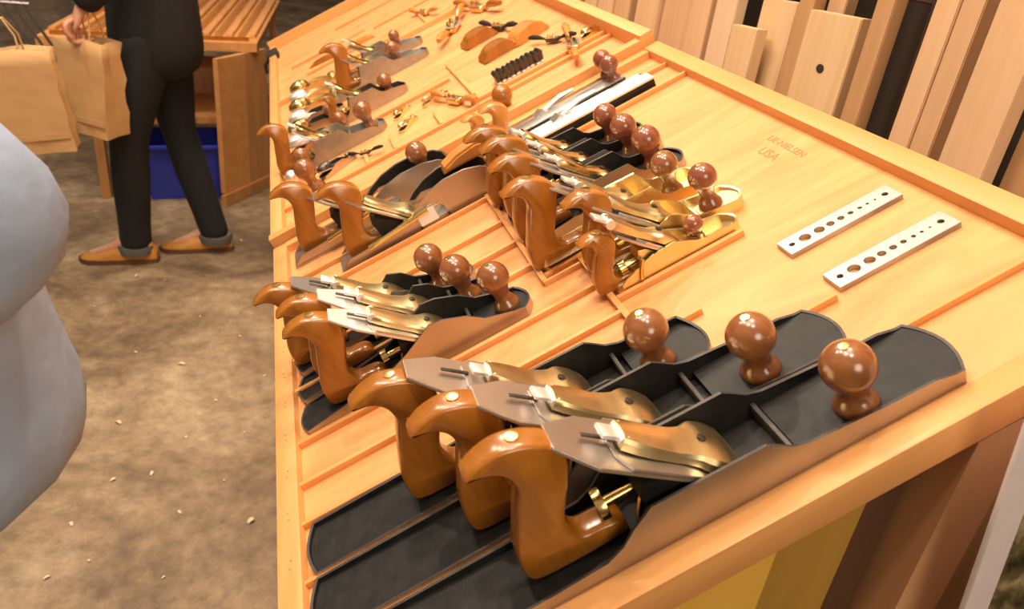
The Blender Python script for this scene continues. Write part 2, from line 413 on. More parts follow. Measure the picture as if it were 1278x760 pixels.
# ---------------------------------------------------------------- rear trays B and C
tb=empty('display_table','deeper sloping cherry tray table of small specialty tools just beyond the nearest one','table',xf(W(0,0,0)))
B0,B1,B2=.962,1.955,2.86
RZ=.038
b=bmesh.new();box(b,-.002,.76,B0+.01,B2-.01,-.016,.006);mkobj('tray_floor',b,M['tray'],tb)
for (x0,x1,y0,y1,zt,mt) in ((-.026,-.001,B0,B2,.024,'rimy'),(.758,.784,B0,B2,RZ,'rimy'),(-.0255,.7835,B0-.001,B0+.022,.030,'rim'),(-.001,.7585,B1,B1+.016,.020,'rim'),(-.0255,.7835,B2-.02,B2+.001,RZ+.004,'rim')):
    b=bmesh.new();box(b,x0,x1,y0,y1,-.05,zt,.0012);mkobj('rim_board',b,M[mt],tb)
for (x0,x1,y0,y1) in ((.0,.44,1.38,1.388),(.0,.757,1.118,1.125),(.44,.757,1.155,1.161),(.19,.198,1.13,1.20),(.255,.262,1.13,1.22),(.362,.370,1.13,1.22),(.455,.462,1.2,1.5),(.10,.3,2.15,2.157),(.05,.33,2.35,2.357),(.2,.4,2.05,2.058),(.24,.6,2.6,2.61),(.50,.508,1.96,2.3),(.36,.755,2.3,2.308)):
    b=bmesh.new();box(b,x0,x1,y0,y1,.005,.014,.0006);mkobj('divider_strip',b,M['rim'],tb)
for (x0,x1,y0,y1) in ((-.018,.66,B0+.005,B0+.03),(-.018,.66,B2-.05,B2-.02)):
    vboard('end_panel',x0,x1,y0,y1,M['leg'],parent=tb)
b=bmesh.new();prism(b,[(-.02,-.85),(.0,-.85),(.0,-.045),(-.02,-.045)],B0+.03,B2-.05,'y');wpart('front_panel',b,M['panel'],tb)

# ---------------------------------------------------------------- near trio
H='#8 style jointer'
g1=None
bench_plane('largest black iron bench plane, nearest the camera along the front rim of the tray','0' and .004,.0375,.610,.074,.404,.512,.212,g1,kh=.0455,ky=-.014,ironW=.066,ironL=.186)
bench_plane('black iron bench plane lying between the longest plane and the shortest of the front three',.004,.1150,.560,.072,.372,.474,.180,g1,kh=.045,ky=-.008,ironW=.062,ironL=.196)
bench_plane('shortest of the three big front planes, farthest from the front rim',.004,.1900,.462,.070,.330,.404,.132,g1,kh=.045,ky=-.007,ironW=.060,ironL=.206)

# ---------------------------------------------------------------- middle-left trio
tabML=[(0,.004),(.06,.012),(.130,.023),(.164,.036),(.205,.057),(.222,.055),(.250,.043),(.268,.028),(.304,.017),(.33,.012)]
bench_plane('smaller iron plane with a brown polished peaked side, nearest in the middle-left trio',.003,.413,.332,.056,.222,.300,.055,None,ts=.86,kr=.0205,ironW=.050,ironL=.165,tab=tabML,cap='bronze',blade='bright')
bench_plane('middle plane of the middle-left trio, its pale blade beside a brighter one',.003,.475,.302,.056,.212,.262,.045,None,ts=.84,kr=.0210,ironW=.050,ironL=.165,cap='bronze',blade='bright',sharp=True)
bench_plane('farthest plane of the middle-left trio, its handle horn overhanging the left rim',.003,.541,.285,.056,.182,.236,.012,None,ts=.84,kr=.0205,ironW=.050,ironL=.170,cap='bronze',sharp=True,totemat='tote')
# decorative tags on the polished side of the nearest of that trio
# ---------------------------------------------------------------- right-hand rank of smaller planes
bench_plane('smallest bronze plane at the near end of the rank, with the smallest front knob',.421,.345,.172,.036,.094,.118,-.014,None,ts=.54,kr=.0118,kh=.026,ironW=.029,ironL=.098,body='bronze',side='bronze',cap='bronze',knobmat='knob2',sharp=True,peak=.034,deckz=.006)
bench_plane('bronze plane with tall angular golden side, second in the rank, under the dark red knob',.421,.393,.204,.050,.112,.163,-.004,None,ts=.74,kr=.0178,kh=.043,ironW=.044,ironL=.130,body='bronze',side='bronze',knobmat='knob2',sharp=True,peak=.042)
bench_plane('bronze plane with an orange knob and a large pale orange handle at the rank divider',.366,.462,.250,.056,.155,.200,-.002,None,ts=.86,kr=.0180,kh=.045,ironW=.048,ironL=.150,body='bronze',side='bronze',knobmat='knob')
bench_plane('iron plane with a large dark red knob, fourth in the rank from the camera',.366,.547,.258,.058,.160,.214,.004,None,ts=.86,kr=.0205,kh=.045,ironW=.050,ironL=.155,knobmat='knob2',cap='brass')
bench_plane('iron plane with a dark red knob, fifth in the rank from the camera',.366,.618,.258,.058,.155,.210,.010,None,ts=.86,kr=.0195,kh=.045,ironW=.050,ironL=.155,knobmat='knob2',cap='brass')
bench_plane('farthest plane of the rank, its knob beside the polished steel bars',.366,.684,.258,.058,.150,.208,.000,None,ts=.86,kr=.0185,kh=.045,ironW=.050,ironL=.165,knobmat='knob2',cap='brass')

# ---------------------------------------------------------------- shooting planes with polished tops
def shooting_plane(label,u,v,L,w,h,knobs,tote,mat,n=0):
    r=empty('shooting_plane',label,'plane',xf(W(u,v,n)))
    b=bmesh.new()
    box(b,0,L,-w/2,w/2,0,.010,.001,0)
    box(b,0,L,-w/2,-w/2+.010,.008,h-.004,.001,0)
    box(b,0,L,w/2-.012,w/2,.008,h-.010,.001,0)
    mkobj('casting',b,M['black'],r)
    b=bmesh.new();box(b,.0,L,-w/2-.001,-w/2+.030,h-.0045,h,.001);box(b,.004,L-.006,w/2-.018,w/2-.004,h-.0105,h-.006,.001)
    mkobj('polished_cheek',b,M[mat],r)
    b=bmesh.new();prism(b,[(L*.30,.01),(L*.42,.01),(L*.30,h+.006),(L*.24,h)],-w*.10,w*.30,'y',0,.001);mkobj('blade',b,M['blade'],r)
    b=bmesh.new();tube(b,[(L*.34,w*.30,h-.004),(L*.50,w*.28,h+.006),(L*.62,w*.20,h+.008)],[.004,.005,.003],8);mkobj('lever',b,M['bright'],r)
    for kx,ky,kz in knobs:
        o=mkobj('front_knob',knob_bm(.0165,.035),M['knob2'],r,angle=1.2);o.location=(kx,ky,kz)
    if tote:
        o=mkobj('rear_handle',tote_bm(tote[3],.024),M['tote2'],r,angle=1.2);o.location=tote[:3];o.rotation_euler=(0,0,tote[4])
    return r
shooting_plane('long shooting plane with a broad mirror-bright steel top rail in the far right tray slot',.465,.832,.240,.062,.024,[],(-.045,.020,.008,.62,0),'bright')
shooting_plane('grey steel shooting plane with two dark red knobs at its end beside the far rail',.455,.899,.225,.058,.020,[(.210,-.012,.012),(.212,.026,.012)],(-.065,.010,.004,.50,.2),'greysteel')

# ---------------------------------------------------------------- jack rabbet planes (arched sides), far left of tray A
def rabbet_plane(label,u,v,L,tx,kx,wedge,card):
    Wd=.060;r=empty('rabbet_plane',label,'plane',xf(W(u,v,0)))
    b=bmesh.new();box(b,0,L,-Wd/2,Wd/2,0,.006,.001,1)
    for s in(-1,1):
        y0,y1=(s*Wd/2-.004,s*Wd/2) if s>0 else (s*Wd/2,s*Wd/2+.004)
        # rear cheek, high arched cheek with an opening, toe cheek
        prism(b,[(0,.004),(.02,.018),(L*.36,.022),(L*.46,.030),(L*.54,.046),(L*.62,.057),(L*.72,.063),(L*.84,.062),(L*.93,.054),(L*.98,.042),(L,.026),(L,.004),(L*.66,.004),(L*.66,.024),(L*.63,.036),(L*.58,.038),(L*.53,.030),(L*.50,.018),(L*.50,.004)],y0,y1,'y',1)
        prism(b,[(L*.49,.004),(L*.49,.010),(L*.67,.010),(L*.67,.004)],y0,y1,'y',1)
        prism(b,[(L*.50,.036),(L*.54,.0445),(L*.62,.0555),(L*.72,.0615),(L*.84,.0605),(L*.93,.0525),(L*.97,.042),(L*.98,.03),(L*.68,.02),(L*.64,.038),(L*.58,.040),(L*.53,.033)],*( (y1-.0001,y1+.0008) if s<0 else (y0-.0008,y0+.0001)),'y',0)
    box(b,L*.68,L-.012,-Wd/2+.003,Wd/2-.003,.005,.028,.002,0)
    mkobj('casting',b,[M['black'],M['side'],M['greysteel']],r)
    m=L*.53
    b=bmesh.new();prism(b,[(m-.004,.005),(m-.07,.005),(m-.078,.05),(m-.068,.058)],-.02,.02,'y',0,.001);mkobj('frog',b,M['black'],r)
    IP=ironplane(m,.0015)
    o=mkobj('blade',iron_bm(.050,.140),M['blade'],r);o.matrix_local=IP@Matrix.Translation((0,0,.0034))
    o=mkobj('lever_cap',levercap_bm(.046,.105),M['bronze'],r);o.matrix_local=IP@Matrix.Translation((.006,0,.004))
    b=bmesh.new();tube(b,[(m-.10,-.036,.022),(m+.012,-.036,.034)],.0048,10);tube(b,[(m-.03,-.036,.030),(m-.03,-.028,.030)],.004,8);mkobj('fence_rod',b,M['brass'],r)
    o=mkobj('rear_handle',tote_bm(.88,.026),M['tote'],r,angle=1.2);o.location=(tx,0,.005)
    if kx:
        o=mkobj('front_knob',knob_bm(.0195,.046),M['knob'],r,angle=1.2);o.location=(kx,.0,.027)
    if wedge:
        b=bmesh.new();pts=[(0,0),(.005,.014),(.03,.026),(.065,.032),(.085,.027),(.092,.012),(.088,0)];prism(b,[(L*.74+x,.058+z*.75) for x,z in pts],-.004,.030,'y',0,.004);mkobj('front_grip',b,M['tote2'],r)
    if card:
        b=bmesh.new();box(b,L*.50,L*.605,-Wd/2-.0075,-Wd/2-.0068,.012,.036);mkobj('price_tag',b,M['card'],r)
    return r
rabbet_plane('rabbet plane with an arched brown side and a white tag hanging on it',.095,.772,.298,.028,None,True,True)
rabbet_plane('rabbet plane with arched side behind the one with the white tag, orange front knob',.012,.882,.330,.030,.280,False,False)

# ---------------------------------------------------------------- dowel plates
def dowel_plate(label,u,v,rot,holes):
    L,w,t=.137,.029,.0065
    cu=bpy.data.curves.new('c','CURVE');cu.dimensions='2D';cu.fill_mode='BOTH';cu.extrude=t/2;cu.bevel_depth=0
    def sp(pts):
        s=cu.splines.new('POLY');s.points.add(len(pts)-1)
        for p,q in zip(s.points,pts): p.co=(q[0],q[1],0,1)
        s.use_cyclic_u=True
    sp([(0,0),(L,0),(L,w),(0,w)])
    for x,r in holes: sp([(x+r*math.cos(2*PI*i/20),w/2+r*math.sin(2*PI*i/20)) for i in range(20)])
    tmp=bpy.data.objects.new('c',cu);COL.objects.link(tmp)
    me=bpy.data.meshes.new_from_object(tmp.evaluated_get(bpy.context.evaluated_depsgraph_get()))
    bpy.data.objects.remove(tmp);bpy.data.curves.remove(cu)
    me.materials.clear();me.materials.append(M['plate'])
    r=empty('dowel_plate',label,'dowel plate',xf(W(u,v,0),rot))
    me.name='perforated_bar';o=bpy.data.objects.new('perforated_bar',me);COL.objects.link(o);o.parent=r;o.location=(0,0,t/2)
    for x in (holes[0][0],holes[-1][0]):
        b=bmesh.new();lathe(b,[(0,.0005),(.0030,.0005),(.0032,.0035),(0,.0042)],12);q=mkobj('screw',b,M['dark'],r);q.location=(x,w/2,0)
hs=[(.010,.0034),(.026,.0066),(.044,.0058),(.058,.0044),(.071,.0038),(.083,.0030),(.0945,.0024),(.104,.0018),(.1135,.0013),(.126,.0034)]
dowel_plate('steel dowel plate with graded holes, the one farther from the front planes',.597,.2405,0,hs)
dowel_plate('steel dowel plate with graded holes, the one closer to the front planes',.599,.1605,0,hs)

# ---------------------------------------------------------------- small tools
def small_mat(k): return M[k]
def block_plane(label,u,v,rot=0,k=1,cap='bronze',body='black',n=.006,group=None):
    r=empty('block_plane',label,'plane',xf(W(u,v,n),rot),group)
    L,w=.140*k,.042*k
    tab=[(0,.010*k),(L*.25,.014*k),(L*.45,.026*k),(L*.62,.024*k),(L*.8,.012*k),(L,.008*k)]
    mkobj('casting',casting_bm(L,w,tab,.012*k,.012*k,floor=.004*k),[M[body],M['steel' if body=='black' else body],M['steel']],r)
    b=bmesh.new();prism(b,[(L*.05,.026*k),(L*.62,.007*k),(L*.63,.010*k),(L*.05,.029*k)],-w*.36,w*.36,'y');mkobj('blade',b,M['blade'],r)
    b=bmesh.new();lathe(b,[(0,0),(w*.34,0),(w*.40,.006*k),(w*.34,.014*k),(w*.18,.019*k),(0,.020*k)],18,Matrix.Translation((L*.22,0,.022*k))@Matrix.Diagonal((1.5,1,1,1)));prism(b,[(L*.2,.028*k),(L*.5,.018*k),(L*.54,.014*k),(L*.54,.012*k),(L*.2,.022*k)],-w*.30,w*.30,'y')
    mkobj('lever_cap',b,M[cap],r)
    b=bmesh.new();lathe(b,[(0,0),(w*.2,0),(w*.16,.008*k),(w*.24,.015*k),(w*.2,.019*k),(0,.020*k)],16,Matrix.Translation((L*.82,0,.006*k)));mkobj('front_knob',b,M['bronze'],r)
    return r
def spokeshave(label,u,v,rot,k=1,mat='bronze',hm='tote2',n=.014,cat='spokeshave'):
    r=empty('spokeshave',label,cat,xf(W(u,v,n),rot))
    b=bmesh.new();box(b,-.013*k,.013*k,-.030*k,.030*k,-.006*k,.008*k,.003*k);tube(b,[(0,-.055*k,.008*k),(0,-.03*k,.002*k),(0,.03*k,.002*k),(0,.055*k,.008*k)],[.004*k,.006*k,.006*k,.004*k],10);mkobj('casting',b,M[mat],r)
    for s in(-1,1):
        b=bmesh.new();tube(b,[(0,s*.05*k,.007*k),(0,s*.07*k,.012*k),(0,s*.10*k,.015*k),(0,s*.122*k,.014*k)],[.005*k,.0085*k,.0095*k,.006*k],12);mkobj('handle',b,M[hm],r)
    b=bmesh.new();prism(b,[(-.012*k,.009*k),(.016*k,.002*k),(.018*k,.004*k),(-.012*k,.013*k)],-.026*k,.026*k,'y');mkobj('blade',b,M['blade'],r)
    for s in(-1,1):
        b=bmesh.new();lathe(b,[(0,0),(.006*k,0),(.006*k,.004*k),(.003*k,.010*k),(0,.010*k)],10,Matrix.Translation((-.004*k,s*.013*k,.011*k)));mkobj('screw',b,M['brass'],r)
    return r
def shaped_block(label,u,v,rot,L,w,h,mat='tote',iron=True,n=.006,name='wooden_plane'):
    r=empty(name,label,'plane',xf(W(u,v,n),rot))
    pts=[(0,0),(L,0),(L*1.02,h*.25),(L*.93,h*.72),(L*.72,h*.97),(L*.45,h),(L*.18,h*.82),(L*.02,h*.35)]
    b=bmesh.new();prism(b,smooth_closed(pts,3),-w/2,w/2,'y',0,.003);mkobj('body',b,M[mat],r)
    if iron:
        b=bmesh.new();prism(b,[(L*.02,h*1.2),(L*.36,h*.3),(L*.40,h*.34),(L*.06,h*1.28)],-w*.33,w*.33,'y');mkobj('blade',b,M['dark'],r)
    return r
def turned_knob(label,u,v,r0,h,mat,n=.006):
    r=empty('turned_knob',label,'knob',xf(W(u,v,n)))
    mkobj('knob_body',knob_bm(r0,h),M[mat],r,angle=1.2)
    b=bmesh.new();lathe(b,[(0,0),(r0*1.05,0),(r0*1.1,.002),(r0,.004),(0,.004)],18);q=mkobj('base_ring',b,M['brass'],r);q.location=(0,0,-.0035)
    return r
# tray B, front row
small=[
 ('spokeshave','black spokeshave with dark handles lying near the front rim of the small-tool tray',.196,1.19,.9,.42,'dark','hole'),
 ('spokeshave','brass shoulder shave with a pointed lever, right of the middle of the small-tool tray',.418,1.215,.35,.80,'brass','tote2'),
 ('spokeshave','bronze spokeshave by the right rim of the small-tool tray, nearest the camera',.685,1.165,-.25,.95,'brass','tote2'),
 ('spokeshave','dark iron spokeshave behind the brass ones near the right rim',.675,1.265,.5,.6,'dark','hole'),
 ('spokeshave','bronze spokeshave in the back corner of the small-tool tray against the far divider',.640,1.84,.3,1.1,'bronze','tote'),
 ('spokeshave','brass spokeshave left of the loaf-shaped wooden planes',.545,1.78,-.5,1.1,'brass','tote2'),
 ('spokeshave','small black spokeshave behind the loaf-shaped wooden planes',.625,1.56,.3,.75,'dark','hole'),
]
for _,lb,u,v,rt,k,mt,hm in small: spokeshave(lb,u,v,rt,k,mt,hm)
shaped_block('loaf-shaped wooden plane, farthest left of the three near the row of dark cutters',.525,1.56,.1,.082,.055,.028,'tote',False)
shaped_block('loaf-shaped wooden plane in the middle, just behind the row of dark cutters',.530,1.385,.1,.080,.050,.028,'tote',False)
shaped_block('rounded wooden plane nearest the right rim behind the row of dark cutters',.610,1.39,.2,.085,.056,.030,'tote2',False)
block_plane('tiny bronze block plane with dark blade in the front of the small-tool tray',.282,1.215,.8,.48,'bronze','bronze')
block_plane('tiny brass block plane left of the brass shoulder shave, behind a short divider',.285,1.31,.8,.45,'brass','bronze')
block_plane('low tan block plane with oval cap between the steel-sided plane and the brass shave',.352,1.300,.2,.5,'tote2','bronze')
block_plane('small brass block plane at the right edge of the small-tool tray beside the spokeshaves',.715,1.19,.2,.5,'brass','brass')
block_plane('black iron block plane beside the two orange knobs at the left rim',.085,1.185,.45,.72,'dark','black')
# row of cutters standing side by side
c0=None
for i in range(10):
    if c0 is None:
        c0=empty('profile_cutter','small dark profile cutter standing in the slanted row of ten on the tray','cutter',xf(W(.517,1.205,.006)),'row of profile cutters')
        b=bmesh.new();prism(b,[(-.004,0),(.004,0),(.004,.014),(.007,.022),(0,.026),(-.006,.021),(-.003,.013)],-.0145,.0145,'y',0,.0008);mkobj('steel_blade',b,M['dark'],c0)
        b=bmesh.new();box(b,-.0045,.0045,-.017,.017,0,.004,.0005);mkobj('foot',b,M['bright'],c0)
        q=c0
    else: q=copy_tree(c0)
    q.matrix_world=xf(W(.517+i*.0115,1.205+.003*math.sin(i*2.1),.006),.06*math.sin(i*1.7))
# knobs & shiny heads by the left rim
turned_knob('orange turned knob by the left rim, closer to the camera of the pair',.072,1.165,.022,.046,'knob')
turned_knob('orange turned knob by the left rim, behind its twin and the black block plane',.068,1.255,.019,.046,'knob')
turned_knob('dull silver turned knob right against the left rim beside the orange pair',.033,1.220,.014,.028,'bright')
turned_knob('brown turned knob where the small-tool tray meets the slots of larger planes',.485,1.00,.020,.044,'tote')
# larger planes of tray B left half
bench_plane('grey steel bench plane with orange knob, nearest in the small-tool tray',.005,1.315,.260,.060,.150,.225,.004,None,ts=.8,kr=.021,kh=.045,ironW=.050,ironL=.12,body='greysteel',cap='brass',blade='bright',n=.006)
bench_plane('steel plane with a high curved brass lever cap, tall orange handle standing behind it',.150,1.700,.300,.062,.170,.215,.045,None,ts=.9,kr=.019,kh=.045,ironW=.052,ironL=.13,body='greysteel',cap='brass',n=.006,peak=.06,white=True)
bench_plane('grey plane behind the high brass one, small orange knob near the tray divider',.190,1.845,.270,.056,.150,.200,.020,None,ts=.6,kr=.016,kh=.04,ironW=.046,ironL=.11,body='greysteel',cap='brass',n=.006)
bench_plane('short steel plane with round brass curl between the grey planes',.145,1.49,.205,.050,.115,.160,.000,None,ts=.5,kr=.018,kh=.035,ironW=.042,ironL=.10,body='dark',cap='brass',n=.006)
names=['nearest the camera','second from the camera','third from the camera','fourth from the camera','fifth from the camera','farthest from the camera']
for i in range(6):
    block_plane('bronze-capped block plane in the row along the left rim, '+names[i],.024+.004*i,1.43+i*.098,.05*math.sin(i*2.3),1.1+.08*(i%2),'brass' if i%2 else 'bright','black' if i<3 else 'bronze')
turned_knob('reddish turned knob among the row of capped block planes, near the steel planes',.148,1.555,.015,.03,'knob2')
turned_knob('small orange turned knob standing left of the steel plane with orange knob',.168,1.44,.016,.03,'knob')
# tray C: shavings heaps and blanks
shaped_block('pale wooden wedge at the back of the far tray, lying flat',.24,2.20,.1,.10,.04,.012,'tote2',False,name='wooden_wedge')
shaped_block('thin orange wooden wedge near the left rim of the far tray',.12,2.24,-.2,.09,.03,.012,'tote',False,name='wooden_wedge')
spokeshave('pale bronze spokeshave alone in the far tray behind the divider',.52,2.12,.4,.7,'bronze','tote2')
# corner clamp
r=empty('corner_clamp','black clamp gripping the far left corner of the table rim','clamp',xf(W(-.015,2.70,-.01)))
b=bmesh.new();box(b,-.022,.022,-.05,.05,-.035,.042,.006);mkobj('jaw',b,M['hole'],r)
b=bmesh.new();tube(b,[(-.02,0,.02),(-.045,0,.01),(-.055,0,-.02)],.006,8);mkobj('lever',b,M['hole'],r)

# ---------------------------------------------------------------- lumber rack
lum=[ # y0,y1,x0,ztop,tone,label
 (1.790,1.960,.83,2.2,'a','greenish tan board, farthest left of the standing lumber'),
 (1.748,1.784,.84,2.2,'b','very narrow pale board second from the left of the standing lumber'),
 (1.650,1.742,.82,2.2,'b','pale board third from the left of the standing lumber'),
 (1.538,1.643,.82,2.2,'b','plain pale board just left of the widest pale one behind the tray corner'),
 (1.436,1.530,.82,2.2,'c','pale board whose right edge meets a dark gap behind the tray corner'),
 (1.285,1.400,.82,2.2,'b','light board just right of the dark gap behind the tray corner'),
 (1.135,1.280,.83,2.2,'c','wide light board left of the two narrow dark gaps'),
 (1.056,1.131,.82,2.2,'b','light board left of the first narrow dark gap'),
 (.955,1.030,.815,2.2,'d','whitish board between the two narrow dark gaps'),
 (.846,.930,.80,.462,'e','short sawn board with knotty foot, lowest top of the lumber'),
 (.800,.905,.835,.515,'e','short board standing behind the lowest-topped one, slightly taller'),
 (.750,.792,.83,2.2,'f','narrow brownish board left of the board with a black knot'),
 (.700,.744,.85,2.2,'c','narrow light board tight to the left of the board with a black knot'),
 (.606,.730,.81,.517,'e','short light board with one black knot'),
 (.584,.600,.84,.560,'g','thin dark strip filling the shaded slit right of the board with a black knot'),  # dark strip stands in for the shade in a slit between boards
 (.545,.582,.805,2.2,'f','narrow orange-tan board between the black knot board and the dark purple board'),
 (.484,.538,.86,.556,'g','dark purple-brown board with a visible top end'),
 (.441,.480,.81,2.2,'b','light board right of the dark purple-brown board'),
 (.404,.440,.812,2.2,'c','light board left of the grey-brown narrow gap strip'),
 (.378,.401,.85,2.2,'h','narrow grey-brown board recessed between two light ones'),
 (.304,.375,.80,2.2,'b','wide light board near the right edge of the photo'),
 (.262,.302,.83,2.2,'f','tan board right of the last wide light one'),
 (.180,.258,.85,2.2,'h','brown streaked board at the right edge of the picture'),
 (.09,.175,.83,2.2,'f','tan board last on the right, mostly outside the picture'),
]
tones={'a':((.40,.24,.10),(.50,.32,.15)),'b':((.61,.375,.195),(.74,.48,.275)),'c':((.55,.315,.155),(.68,.42,.235)),'d':((.68,.46,.28),(.78,.56,.36)),
 'e':((.64,.41,.20),(.76,.53,.30)),'f':((.42,.22,.09),(.56,.32,.15)),'g':((.055,.022,.014),(.10,.045,.028)),'h':((.17,.10,.055),(.28,.17,.10))}
for k,(c1,c2) in tones.items(): M['l'+k]=wood('lumber_'+k,c1,c2,'z',22,14,.6,0,1.0)
for i,(y0,y1,x0,zt,t,lb) in enumerate(lum):
    z0=-.85;b=bmesh.new();w=y1-y0;hx=.022
    prism(b,[(-w/2,0),(w/2,0),(w/2,zt-z0),(-w/2,zt-z0+ (.004 if zt<1 else 0))],0,hx,'x',0,.0015)
    o=bpy.data.objects.new('x',None)
    bpy.data.objects.remove(o)
    if t=='e' and abs(zt-.517)<.001:
        r=empty('lumber_board',lb,'board',Matrix.Translation((x0,(y0+y1)/2,z0)))
        mkobj('plank',b,M['l'+t],r)
        b=bmesh.new();lathe(b,[(0,-.001),(.009,-.001),(.0085,.0006),(0,.0012)],14,Matrix.Rotation(-PI/2,4,'Y')@Matrix.Diagonal((.8,1.1,1,1)))
        q=mkobj('knot',b,M['hole'],r);q.location=(0,-.002,.437+.85)
        b=None
    else:
        o=mkobj('lumber_board',b,M['l'+t],None,Matrix.Translation((x0,(y0+y1)/2,z0)));meta(o,lb,'board')
b=bmesh.new();box(b,.89,2.4,-.6,3.2,-.03,-.0);o=None;b.free()
# rear plank layer and rack rail
b=bmesh.new();box(b,.886,.93,.50,.86,.552,.60,.002);o=mkobj('rack_rail',b,M['lg'],None,smooth=False);meta(o,'dark red-brown horizontal rail of the lumber rack at the top of the picture','rail')

# ---------------------------------------------------------------- poster at right
a=math.atan2(.045,.223)
PM=Matrix.Translation((.4915,-.062,.336))@Matrix.Rotation(a,4,'Y').inverted()@Matrix.Rotation(-.0,4,'Z')
PM=Matrix.Translation((.4915,-.066,.336))@Matrix.Rotation(-a,4,'Y')
r=empty('poster_board','white bordered poster board with a stony brown-green photograph, leaning beside the table leg','poster',PM)
b=bmesh.new();box(b,0,.45,-.006,.0,-1.0,.035,.001);mkobj('board',b,M['signw'],r)
b=bmesh.new();box(b,.0265,.42,-.0068,-.0058,-.95,-.104);mkobj('printed_photo',b,M['photo'],r)

# ---------------------------------------------------------------- rear bench
def PX(p): return Vector(p)
rb=empty('tool_bench','orange wooden bench with a slatted top in the background, above a blue bin','bench',Matrix.Translation((-.54,3.45,-.85)))
rbm=rb.matrix_world.inverted()
def rp(name,b,mat):
    o=mkobj(name,b,mat,rb);o.matrix_local=rbm;return o
top=[(-.985,3.38),(-.095,3.545),(.03,5.10),(-.90,5.0)]
b=bmesh.new();prism(b,top,-.150,-.108,'z',0,.002);rp('bench_top',b,M['rimy'])
def lerp(a,b_,t): return (a[0]+(b_[0]-a[0])*t,a[1]+(b_[1]-a[1])*t)
NS=17
for i in range(NS):
    t=(i+.6)/(NS+.2)
    p=lerp(lerp(top[0],top[1],t),lerp(top[3],top[2],t),.075);q=lerp(lerp(top[0],top[1],t),lerp(top[3],top[2],t),.94)
    w=.013
    b=bmesh.new();prism(b,[(p[0]-w,p[1]),(p[0]+w,p[1]),(q[0]+w,q[1]),(q[0]-w,q[1])],-.108,-.090,'z',0,.002);rp('top_slat',b,M['tote2' if i%2 else 'rimy'])
b=bmesh.new();e=[(-.94,3.43),(-.13,3.58)];prism(b,[(e[0][0],e[0][1]),(e[1][0],e[1][1]),(e[1][0],e[1][1]+.03),(e[0][0],e[0][1]+.03)],-.108,-.094,'z');rp('end_strip',b,M['tote'])
b=bmesh.new();prism(b,[(-.283,3.323),(-.262,3.315),(-.040,3.640),(-.058,3.655)],-.85,-.79,'z',0,.002);rp('foot_rail',b,M['leg'])
b=bmesh.new();prism(b,[(-.283,3.35),(-.262,3.342),(-.150,3.505),(-.170,3.515)],-.79,-.150,'z',0,.002);rp('leg',b,M['rimy'])
b=bmesh.new();prism(b,[(-.165,3.53),(-.150,3.51),(-.055,3.65),(-.07,3.66)],-.79,-.150,'z');rp('side_panel',b,M['leg'])
b=bmesh.new();prism(b,[(-.825,3.42),(-.785,3.42),(-.785,3.47),(-.825,3.47)],-.85,-.150,'z',0,.003);rp('leg',b,M['leg'])
for x,y in((-.80,4.8),(-.02,4.9)):
    b=bmesh.new();box(b,x-.02,x+.02,y-.02,y+.02,-.85,-.15,.002);rp('leg',b,M['leg'])
b=bmesh.new();prism(b,[(-.80,3.45),(-.2,3.56),(-.1,4.85),(-.74,4.8)],-.50,-.47,'z');rp('shelf',b,M['leg'])
b=bmesh.new();box(b,-.44,-.18,4.0,4.3,-.47,-.33,.004);o=mkobj('wooden_crate',b,M['lb'],None,Matrix.Translation((0,0,0)));o['label']='pale wooden crate on the shelf under the rear bench';o['category']='crate'
# blue bin
r=empty('storage_bin','blue plastic bin on the floor under the rear bench, behind the black jeans','bin',Matrix.Translation((-.46,3.56,-.85))@Matrix.Rotation(.12,4,'Z'))
b=bmesh.new()
def frus(b,x,y,z0,z1,k0,k1,th=.006):
    A=[[b.verts.new((sx*x*k,sy*y*k,z)) for sx,sy in((-1,-1),(1,-1),(1,1),(-1,1))] for z,k in((z0,k0),(z1,k1),(z1,k1-th/x),(z0+.01,k0-th/x))]
    for P_,Q_ in zip(A,A[1:]):
        for i in range(4): b.faces.new((P_[i],P_[(i+1)%4],Q_[(i+1)%4],Q_[i]))
    b.faces.new(A[0][::-1]);b.faces.new(A[-1])
frus(b,.185,.15,0,.27,.88,1);mkobj('bin_body',b,M['bin'],r,smooth=False)
b=bmesh.new()
for (x0,x1,y0,y1) in ((-.20,.20,-.165,-.148),(-.20,.20,.148,.165),(-.20,-.183,-.15,.15),(.183,.20,-.15,.15)): box(b,x0,x1,y0,y1,.255,.275,.003)
mkobj('bin_rim',b,M['bin'],r)
b=bmesh.new();box(b,-.05,.05,-.160,-.150,.17,.20,.003);mkobj('handle_lug',b,M['bin'],r)

# ---------------------------------------------------------------- people
def skin_mesh(chains,levels=1):
    """chains: list of (list of (pos,radius or (rx,ry)), parent (chain,index) or None)"""
    me=bpy.data.meshes.new('s');vs=[];es=[];rr=[];idx=[]
    for pts,par in chains:
        ids=[]
        for p,r in pts: vs.append(tuple(p));rr.append(r if isinstance(r,tuple) else (r,r));ids.append(len(vs)-1)
        if par is not None: es.append((idx[par[0]][par[1]],ids[0]))
        es+=list(zip(ids,ids[1:]));idx.append(ids)
    me.from_pydata(vs,es,[]);o=bpy.data.objects.new('s',me);COL.objects.link(o)
    m=o.modifiers.new('k','SKIN');m.use_smooth_shade=True
    for d,r in zip(me.skin_vertices[0].data,rr): d.radius=r
    me.skin_vertices[0].data[0].use_root=True
    s=o.modifiers.new('u','SUBSURF');s.levels=levels;s.render_levels=levels
    bpy.context.view_layer.update()
    res=bpy.data.meshes.new_from_object(o.evaluated_get(bpy.context.evaluated_depsgraph_get()))
    bpy.data.objects.remove(o);return res
